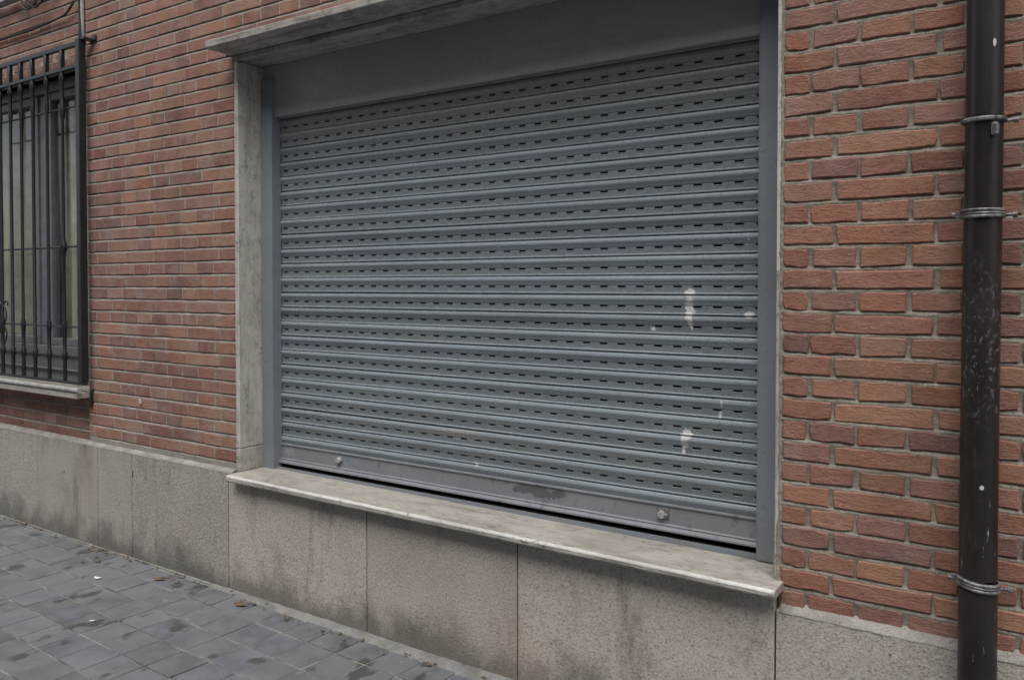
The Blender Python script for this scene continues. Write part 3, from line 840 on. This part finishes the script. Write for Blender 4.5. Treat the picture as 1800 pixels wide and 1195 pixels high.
def slat_mesh():
    m = MB()
    pr = slat_profile()
    m.extrude_x(pr, CX0, CX1, True, False, closed=False)
    hz = 0.0031; hw = 0.0148; hc = -0.0008
    zt, zb = 0.0043, -0.0195
    hs = [H0 - HP * n for n in range(-2, 34) if CX0 + .012 < H0 - HP * n < CX1 - .012]
    hs.sort()
    # flat band: above slots, slot row, below slots
    def quad(xa, xb, za, zb_, ya=0.0, yb=0.0): m.add([(xa, ya, za), (xb, ya, za), (xb, yb, zb_), (xa, yb, zb_)], [[0, 1, 2, 3]])
    x = CX0
    quad(CX0, CX1, zt, hc + hz)
    for h in hs:
        quad(x, h - hw, hc + hz, hc - hz)
        # turned-in lips of the slot
        for (xa, xb, za, zb_) in ((h - hw, h + hw, hc - hz, hc - hz), (h - hw, h + hw, hc + hz, hc + hz)):
            m.add([(xa, 0, za), (xb, 0, zb_), (xb, 0.0045, zb_), (xa, 0.0045, za)], [[0, 1, 2, 3]])
        for xa in (h - hw, h + hw):
            m.add([(xa, 0, hc - hz), (xa, 0, hc + hz), (xa, 0.004, hc + hz), (xa, 0.004, hc - hz)], [[0, 1, 2, 3]])
        # slightly pressed-out tongue below the slot
        m.add([(h - hw, -0.0001, hc - hz - .0006), (h + hw, -0.0001, hc - hz - .0006), (h + hw, -0.0016, hc - hz - .0022), (h - hw, -0.0016, hc - hz - .0022), (h + hw, -0.0001, hc - hz - .004), (h - hw, -0.0001, hc - hz - .004)], [[0, 1, 2, 3], [3, 2, 4, 5]])
        x = h + hw
    quad(x, CX1, hc + hz, hc - hz)
    quad(CX0, CX1, hc - hz, zb)
    bead = [(0.0, zb), (-0.0030, zb - .0008), (-0.0050, zb - .0028), (-0.0050, zb - .0048), (-0.0030, zb - .0068), (0.0005, zb - .0076), (0.004, zb - .0078), (0.004, zb - .0116)]
    m.extrude_x(bead, CX0, CX1, True, False, closed=False)
    me = m.mesh("slat"); me.materials.append(M['slat'])
    return me
SL = slat_mesh()
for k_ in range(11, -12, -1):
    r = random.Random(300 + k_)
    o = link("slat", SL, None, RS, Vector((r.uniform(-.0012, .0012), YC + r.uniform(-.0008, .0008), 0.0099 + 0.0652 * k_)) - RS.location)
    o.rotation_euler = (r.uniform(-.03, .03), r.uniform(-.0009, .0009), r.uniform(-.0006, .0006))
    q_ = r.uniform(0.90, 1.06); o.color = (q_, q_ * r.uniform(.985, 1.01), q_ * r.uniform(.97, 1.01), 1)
# the last roll, over the bottom bar
m = MB()
zz = 0.0099 - 0.0652 * 12
m.extrude_x([(YC + y, zz + z) for y, z in slat_profile()] + [(YC + 0.001, zz - .004)], CX0, CX1, True, False, closed=False)
m.build("end_slat", M['slat'], RS)
# bottom bar
bb = MB()
bb.extrude_x([(0.170, -0.7685), (0.164, -0.770), (0.1635, -0.7745), (0.169, -0.7765), (0.169, -0.834), (0.1655, -0.836), (0.185, -0.836), (0.185, -0.7685)], CX0 + .01, CX1 - .01)
bar = bb.build("bottom_bar", M['bar'], RS)
def sub(mb_, name, mat, parent): 
    me = mb_.mesh(name); o = link(name, me, mat, parent)
    p = parent; v = Vector((0, 0, 0))
    while p is not None: v += p.location; p = p.parent
    o.location = -v
    return o
fl = MB(); fl.extrude_x([(0.170, -0.8375), (0.1655, -0.8400), (0.152, -0.8500), (0.1515, -0.8555), (0.1555, -0.8555), (0.180, -0.8440), (0.180, -0.8375)], CX0 + .012, CX1 - .012)
fl.extrude_x([(0.1655, -0.8355), (0.1610, -0.8385), (0.1620, -0.8398), (0.1662, -0.8374)], CX0 + .012, CX1 - .012)
sub(fl, "bottom_flange", M['bar'], bar)
def lock(x, z, plate):
    m = MB()
    if plate: m.box(x - .021, x + .021, 0.1662, 0.1695, z - .020, z + .0165, 0.001)
    else: m.box(x - .014, x + .014, 0.1665, 0.1695, z - .016, z + .016, 0.001)
    o = sub(m, "lock_plate", M['bar' if not plate else 'brass'], bar)
    m = MB()
    n = 18; prof = [(0.0135, 0.1662), (0.0135, 0.1575), (0.0118, 0.1548), (0.0085, 0.1540)]
    xo = x - .004 if plate else x; zo = z - .003
    vs = [(xo + rr * math.cos(2 * math.pi * q / n), y, zo + rr * math.sin(2 * math.pi * q / n)) for rr, y in prof for q in range(n)]
    m.add(vs, [[i * n + q, i * n + (q + 1) % n, (i + 1) * n + (q + 1) % n, (i + 1) * n + q] for i in range(3) for q in range(n)])
    m.add(vs[-n:], [list(range(n))])
    m.box(xo - .0015, xo + .0015, 0.1532, 0.1542, zo - .005, zo + .005, 0)
    m.box(xo + .0145, xo + .019, 0.158, 0.166, zo - .003, zo + .005, .001)
    if plate:
        for (dx, dz) in ((-.013, .012), (.012, .012)): m.tube([(x + dx, 0.1665, z + dz), (x + dx, 0.1645, z + dz)], .0022, 8)
    sub(m, "lock_cylinder", M['steel'], bar)
lock(-1.920, -0.800, False)
lock(-0.426, -0.802, True)
rvm = None
for (x, z) in ((-0.72, -0.792), (-0.726, -0.824), (-0.70, -0.827), (-0.222, -0.785), (-0.205, -0.822), (-0.19, -0.826), (-0.135, -0.789), (-2.17, -0.80), (-1.30, -0.815), (-1.295, -0.800)):
    if rvm is None:
        rv = MB(); rv.tube([(0, 0.170, 0), (0, 0.1672, 0), (0, 0.1660, 0)], .003, 8, radii=[.0032, .003, .0015])
        rvm = rv.mesh("rivet"); rvm.materials.append(M['bar'])
    o = link("rivet", rvm, None, bar); o.location = Vector((x, 0, z)) - RS.location
# threshold channel on the sill
m = MB(); m.extrude_x([(0.136, -0.8860), (0.136, -0.8695), (0.1390, -0.8690), (0.1405, -0.8790), (0.150, -0.8795), (0.150, -0.8860)], -2.285, -0.106, dy=(0, 0))
m.build("threshold_rail", M['rail'], RS)
# guide rails: folded channel with a slot for the slats
def rail(x0, x1, inner):
    m = MB()
    m.box(x0, x1, 0.122, 0.1735, -0.8845, 0.876, 0.0025)
    m.box(x0, x1, 0.1980, 0.206, -0.8845, 0.876, 0.001)
    xi = (x0, x0 + .02) if inner > 0 else (x1 - .02, x1)
    m.box(xi[0], xi[1], 0.1735, 0.198, -0.8845, 0.876, 0)
    o = m.build("guide_rail", M['rail'], RS)
    ln = MB()
    xe = x1 - .004 if inner > 0 else x0
    ln.box(xe, xe + 0.004, 0.1205, 0.1235, -0.883, 0.875, 0.001)
    o2 = sub(ln, "rail_lip", M['rail'], o)
rail(-2.366, -2.291, 1)
rail(-0.105, -0.018, -1)
m = MB()
m.extrude_x([(0.142, 0.705), (0.1405, 0.7075), (0.1405, 0.9372), (0.205, 0.9372), (0.205, 0.930), (0.150, 0.930), (0.150, 0.714), (0.172, 0.713), (0.172, 0.705)], -2.364, -0.02)
m.build("shutter_box", M['box'], RS)
m = MB(); m.extrude_x([(0.162, 0.6985), (0.162, 0.704), (0.172, 0.704), (0.172, 0.6985)], -2.290, -0.106)
m.build("brush_strip", M['steel'], RS)

# ------------------------------------------------------------------ barred window at far left
WN = empty("window", "dark framed window with olive curtains behind the black grille", "window", (-4.35, 0.12, -0.6))
YW = 0.125
def wbox(name, x0, x1, y0, y1, z0, z1, mat='frame', b=0.003):
    m = MB(); m.box(x0, x1, y0, y1, z0, z1, b); return m.build(name, M[mat], WN, ((x0 + x1) / 2, (y0 + y1) / 2, (z0 + z1) / 2))
wbox("frame", -5.14, -3.610, YW - .012, YW + .06, 1.062, 1.1215)
wbox("frame", -5.14, -3.610, YW - .012, YW + .06, -0.452, -0.398)
wbox("lower_panel", -5.14, -3.610, YW + .004, YW + .03, -0.655, -0.453)
wbox("panel_ledge", -5.14, -3.610, YW - .02, YW + .003, -0.535, -0.528)
wbox("frame", -3.700, -3.610, YW - .012, YW + .06, -0.397, 1.061)
wbox("frame", -5.14, -5.08, YW - .012, YW + .06, -0.397, 1.061)
for (a, b) in ((-4.255, -3.70), (-5.08, -4.36)):
    sash = wbox("sash", a, a + .045, YW, YW + .045, -0.397, 1.060)
    for q in ((b - .045 if b > -4 else b - .03, b, -0.397, 1.060), (a + .046, b - .046, 1.015, 1.060), (a + .046, b - .046, -0.397, -0.355)):
        m = MB(); m.box(q[0], q[1], YW + .001, YW + .044, q[2], q[3], .003); sub(m, "sash_rail", M['frame'], sash)
    m = MB(); m.box(a + .04, b - .04, YW + .020, YW + .024, -0.36, 1.02, 0); m.build("pane", M['glass'], WN)
wbox("mullion", -4.358, -4.257, YW + .012, YW + .05, -0.397, 1.060)
for (a, b, sd) in ((-5.06, -4.40, 1), (-4.25, -3.65, 2)):
    n = 90; vs = []
    for i in range(n + 1):
        x = a + (b - a) * i / n
        y = YW + 0.115 + 0.034 * math.sin(x * 46 + 4 * hnoise(x * 5, sd)) + 0.012 * math.sin(x * 131 + sd)
        for z in (-0.5, 0.3, 1.08): vs.append((x + 0.01 * hnoise(z * 2, x, 3), y, z))
    m = MB(); m.add(vs, [[i * 3 + q, (i + 1) * 3 + q, (i + 1) * 3 + q + 1, i * 3 + q + 1] for i in range(n) for q in range(2)], True)
    m.build("curtain", M['cloth'], WN)

ws = empty("window_sill", "thin pale stone sill below the barred window", "sill", (-4.35, 0, -0.64))
m = MB(); m.box(-5.18, -3.568, -0.085, YW + .02, -0.640, -0.6075, 0.004); m.build("sill_slab", M['sill'], ws, (-4.35, 0, -.62))
m = MB(); m.tube([(-5.16, -0.080, -0.595), (-3.548, -0.080, -0.595)], 0.0135, 10); m.build("sill_rod", M['conduit'], ws)

GR = empty("window_grille", "black wrought iron grille with turned bars in front of the left window", "grille", (-4.3, -0.05, -0.57))
YG = -0.045
m = MB(); m.box(-3.590, -3.553, YG - .018, YG + .020, -0.557, 1.222, 0.003); m.build("post", M['iron'], GR, (-3.57, YG, .3))
m = MB(); m.box(-5.14, -3.598, YG - .012, YG + .012, 1.190, 1.214, 0.002); m.build("top_rail", M['iron'], GR)
m = MB(); m.box(-5.14, -3.598, YG - .010, YG + .010, 1.078, 1.096, 0.002); m.build("rail", M['iron'], GR)
m = MB(); m.box(-5.14, -3.545, YG - .016, YG + .012, -0.570, -0.558, 0.002); m.build("bottom_rail", M['iron'], GR)
for z in (0.884, 0.153, -0.270, -0.426):
    m = MB(); m.tube([(-5.14, YG + .004, z), (-3.59, YG + .004, z)], 0.0055, 8); m.build("rod", M['iron'], GR)
bx = [-3.752, -3.912, -4.063, -4.192, -4.312, -4.432, -4.556, -4.69, -4.83, -4.97]
def bar_mesh(r):
    m = MB()
    pts, rad = [], []
    def seg(z, rr): pts.append((0, 0, z)); rad.append(rr)
    seg(-0.560, .0105); seg(-.470, .0105)
    for zc in (-0.426,): seg(zc - .024, .010); seg(zc - .016, .0145); seg(zc, .016); seg(zc + .016, .0145); seg(zc + .024, .010)
    z1 = -0.27
    if r != 1: seg(z1 - .035, .0105); seg(z1 - .02, .013); seg(z1, .0145); seg(z1 + .02, .013); seg(z1 + .035, .0085)
    if r == 0: seg(.10, .0085); seg(.13, .014); seg(.153, .021); seg(.175, .014); seg(.2, .0085)
    seg(.82, .0085); seg(.85, .014 if r == 0 else .009); seg(.884, .017 if r == 0 else .0095); seg(.91, .013); seg(.94, .009); seg(1.03, .010); seg(1.045, .016); seg(1.06, .011); seg(1.09, .0105)
    m.tube(pts, .01, 10, True, rad)
    m.box(-.0115, .0115, -.0105, .0105, 1.085, 1.20, .002)
    return m.mesh("bar")
bms = [bar_mesh(q) for q in (0, 1, 2)]
for q, x in enumerate(bx):
    me = bms[0] if q == 0 else bms[1 + q % 2]
    if not me.materials: me.materials.append(M['iron'])
    o = link("bar", me, None, GR, Vector((x, YG, 0)) - GR.location)
m = MB()
for s in (1, -1):
    pts = [(-4.432 + s * (.012 + .034 * math.sin(t * 2.2)), YG, -.285 + .0 + .125 * (t / 1.4) + 0) for t in [i * .1 for i in range(15)]]
    pts += [(-4.432 + s * (.046 - .016 * math.cos(a) - .0), YG, -.155 + .016 * math.sin(a)) for a in [i * .5 for i in range(1, 9)]]
    m.tube(pts, .004, 6)
    pts = [(-4.432 + s * (.012 + .036 * math.sin(t * 2.2)), YG, -.275 - .115 * (t / 1.4)) for t in [i * .1 for i in range(15)]]
    m.tube(pts, .004, 6)
m.build("scroll", M['iron'], GR)
m = MB(); m.box(-3.552, -3.515, YG - .01, 0.01, 1.212, 1.224, .001); m.box(-3.530, -3.490, -.012, 0.002, 1.212, 1.240, .002); m.build("wall_lug", M['iron'], GR)
m = MB(); m.box(-3.566, -3.556, -0.016, 0.01, -0.69, -0.600, .002); m.build("wall_lug", M['iron'], GR)

# ------------------------------------------------------------------ drainpipe
DP = empty("drainpipe", "dark brown metal drainpipe with clamped joints on the right wall", "drainpipe", (0.4930, -0.058, GZ))
PX, PY = 0.4925, -0.058
def vtube(name, prof, mat, n=36):
    m = MB(); m.tube([(PX + 0.0015 * math.sin(z * 3), PY, z) for z, _ in prof], 1, n, True, [q for _, q in prof]); 
    return m.build(name, mat, DP)
vtube("pipe", [(0.352, .0402), (0.8, .0402), (1.6, .0402), (WALL_TOP, .0402)], M['pipe'])
vtube("pipe", [(0.128, .0408), (0.30, .0408), (0.336, .0412), (0.350, .0412)], M['pipe'])
vtube("pipe", [(-0.762, .0418), (-0.4, .0415), (-0.1, .0413), (0.112, .0410)], M['pipe'])
vtube("pipe", [(-1.40, .0425), (-1.2, .0425), (-0.9, .0422), (-0.790, .0420)], M['pipe'])
def bracket(z, double, lugl, tilt):
    m = MB()
    for dz in ((0.0075, -0.0075) if double else (0.0,)):
        n = 30
        pts = [(PX + .0445 * math.cos(a), PY + .0445 * math.sin(a), z + dz + tilt * math.cos(a)) for a in [2 * math.pi * q / n for q in range(n + 1)]]
        m.tube(pts, .0042 if double else .006, 8, False)
    if double:
        n = 30
        pts = [(PX + .0420 * math.cos(a), PY + .0420 * math.sin(a), z + tilt * math.cos(a)) for a in [2 * math.pi * q / n for q in range(n + 1)]]
        m.tube(pts, .006, 6, False)
    if lugl:
        m.box(PX - .060, PX - .040, PY - .002, PY + .006, z - .008 - tilt, z + .008 - tilt, .002)
    o = m.build("clamp", M['clamp'], DP)
    m = MB()
    m.tube([(PX + .040, PY - .004, z - .004), (PX + .062, PY - .004, z - .004), (PX + .0625, PY - .004, z - .004), (PX + .072, PY - .004, z - .004)], .0042, 8, True, [.0042, .0042, .0075, .0075])
    sub(m, "bolt", M['clamp'], o)
    if lugl:
        m = MB(); m.tube([(PX - .058, PY + .002, z), (PX - .066, PY + .002, z)], .006, 6); sub(m, "bolt", M['clamp'], o)
    m = MB(); m.tube([(PX + .02, PY + .03, z), (PX + .02, 0.03, z)], .006, 8); sub(m, "wall_pin", M['clamp'], o)
bracket(0.343, False, False, 0.0)
bracket(0.120, True, True, 0.0)
bracket(-0.776, True, True, -0.004)
m = MB(); m.box(PX + .018, PX + .034, PY - .047, PY - .030, 0.300, 0.331, .004); m.build("seam_tab", M['clamp'], DP)

# ------------------------------------------------------------------ cables and conduit at upper left
def cable(name, label, cat, pts, r, mat, group=None):
    m = MB()
    P = [Vector(p) for p in pts]; out = []
    for i in range(len(P) - 1):
        p0, p1, p2, p3 = P[max(i - 1, 0)], P[i], P[i + 1], P[min(i + 2, len(P) - 1)]
        for t in [q / 6 for q in range(6)]:
            out.append(0.5 * ((2 * p1) + (p2 - p0) * t + (2 * p0 - 5 * p1 + 4 * p2 - p3) * t * t + (3 * p1 - p0 - 3 * p2 + p3) * t ** 3))
    out.append(P[-1])
    m.tube(out, r, 7)
    me = m.mesh(name, pts[0])
    o = link(name, me, mat, None, Vector(pts[0]))
    return tag(o, label, cat, group)
cable("conduit", "pale grey vertical conduit above the grille's right post", "conduit", [(-3.632, -.002, 2.28), (-3.630, -.002, 1.8), (-3.626, -.002, 1.23)], .010, M['conduit'])
cable("cable", "left one of two thin black cables dropping beside the pale conduit", "cable", [(-3.668, -.002, 2.28), (-3.662, -.004, 1.7), (-3.655, -.002, 1.45), (-3.640, -.012, 1.225)], .0045, M['cable'])
cable("cable", "right one of two thin black cables dropping in front of the pale conduit", "cable", [(-3.648, -.006, 2.28), (-3.640, -.016, 1.7), (-3.632, -.016, 1.42), (-3.615, -.016, 1.225)], .0045, M['cable'])
cable("cable", "black cable sagging along a brick joint above the window and turning up at its end", "cable", [(-5.3, .008, 1.385), (-4.5, .006, 1.389), (-4.2, .004, 1.385), (-3.95, .002, 1.392), (-3.80, -.004, 1.398), (-3.73, -.008, 1.425), (-3.705, -.002, 1.455)], .0065, M['cable'])
cable("cable", "coiled black cable looping under the pale rail at upper left", "cable", [(-4.25, -.01, 1.62), (-4.20, -.03, 1.52), (-4.14, -.03, 1.485), (-4.06, -.03, 1.50), (-4.03, -.02, 1.57), (-4.08, -.03, 1.60), (-4.12, -.04, 1.52), (-4.05, -.03, 1.48), (-3.97, -.02, 1.52), (-3.88, -.01, 1.57), (-3.80, -.005, 1.60)], .0055, M['cable'])
cable("conduit", "thick pale rail running along the wall top at upper left", "conduit", [(-5.6, -.02, 1.575), (-4.5, -.02, 1.585), (-4.2, -.02, 1.59), (-3.95, -.02, 1.64), (-3.7, -.02, 1.70)], .020, M['conduit'])

# ------------------------------------------------------------------ litter on the pavement
lf = MB(); r = random.Random(5)
def crumb(x, y, s):
    a = r.uniform(0, 6.28); n = r.choice((4, 5, 6)); z = GZ + .004 + r.uniform(0, .004)
    e = r.uniform(.35, .7)
    vs = []
    for q in range(n):
        t = a + 6.28 * q / n; dx, dy = math.cos(6.28 * q / n) * s, math.sin(6.28 * q / n) * s * e
        vs.append((x + dx * math.cos(a) - dy * math.sin(a), y + dx * math.sin(a) + dy * math.cos(a), z + r.uniform(0, .35) * s + .001))
    c = (x, y, z + .002)
    lf.add(vs + [c], [[q, (q + 1) % n, n] for q in range(n)])
for (cx, cy, sx, sy, n) in ((-3.40, -.045, .16, .018, 46), (-3.05, -.03, .3, .012, 24), (-4.2, -.035, .25, .014, 40), (-3.30, -.12, .09, .04, 16), (-2.76, -.07, .10, .03, 16), (-2.22, -.085, .06, .03, 12),
                            (-1.95, -.10, .25, .03, 18), (-1.55, -.08, .2, .025, 26), (-1.25, -.075, .2, .02, 14), (-2.5, -.05, .25, .02, 14)):
    for _ in range(n): crumb(r.gauss(cx, sx * .6), min(-.028, r.gauss(cy, sy * .7)), r.choice((.003, .004, .006, .006, .009, .013)))
o = lf.build("leaf_litter", M['leaf']); o['kind'] = 'stuff'; o['label'] = 'dry brown leaf crumbs gathered along the foot of the plinth'
def scrap(name, x, y, s, mat, label, cat, a=0.3, e=.35):
    m = MB(); n = 9
    vs = [(x + s * math.cos(t) * math.cos(a) - s * e * math.sin(t) * math.sin(a), y + s * math.cos(t) * math.sin(a) + s * e * math.sin(t) * math.cos(a), GZ + .004 + .12 * s * math.cos(t * 2 + .5) + .12 * s) for t in [6.28 * q / n for q in range(n)]]
    up = [(v[0] * .98 + x * .02, v[1] * .98 + y * .02, v[2] + .0012) for v in vs]
    m.add(vs + up, [list(range(n))[::-1], list(range(n, 2 * n))] + [[i, (i + 1) % n, n + (i + 1) % n, n + i] for i in range(n)])
    tag(m.build(name, mat, None, (x, y, GZ)), label, cat)
scrap("paper_scrap", -3.055, -.266, .019, M['paper'], "small white oval scrap of paper lying on the tiles", "litter", .45, .45)
scrap("paper_scrap", -2.60, -.545, .011, M['paper'], "tiny white torn paper fleck in the middle of a tile", "litter", .9, .3)
scrap("dry_leaf", -2.235, -.105, .030, M['leaf'], "curled brown leaf near the wall foot, left below the sill end", "leaf", .2, .4)
scrap("dry_leaf", -2.80, -.115, .028, M['leaf'], "flat orange brown leaf on the tiles near the dark plinth slab", "leaf", .5, .35)
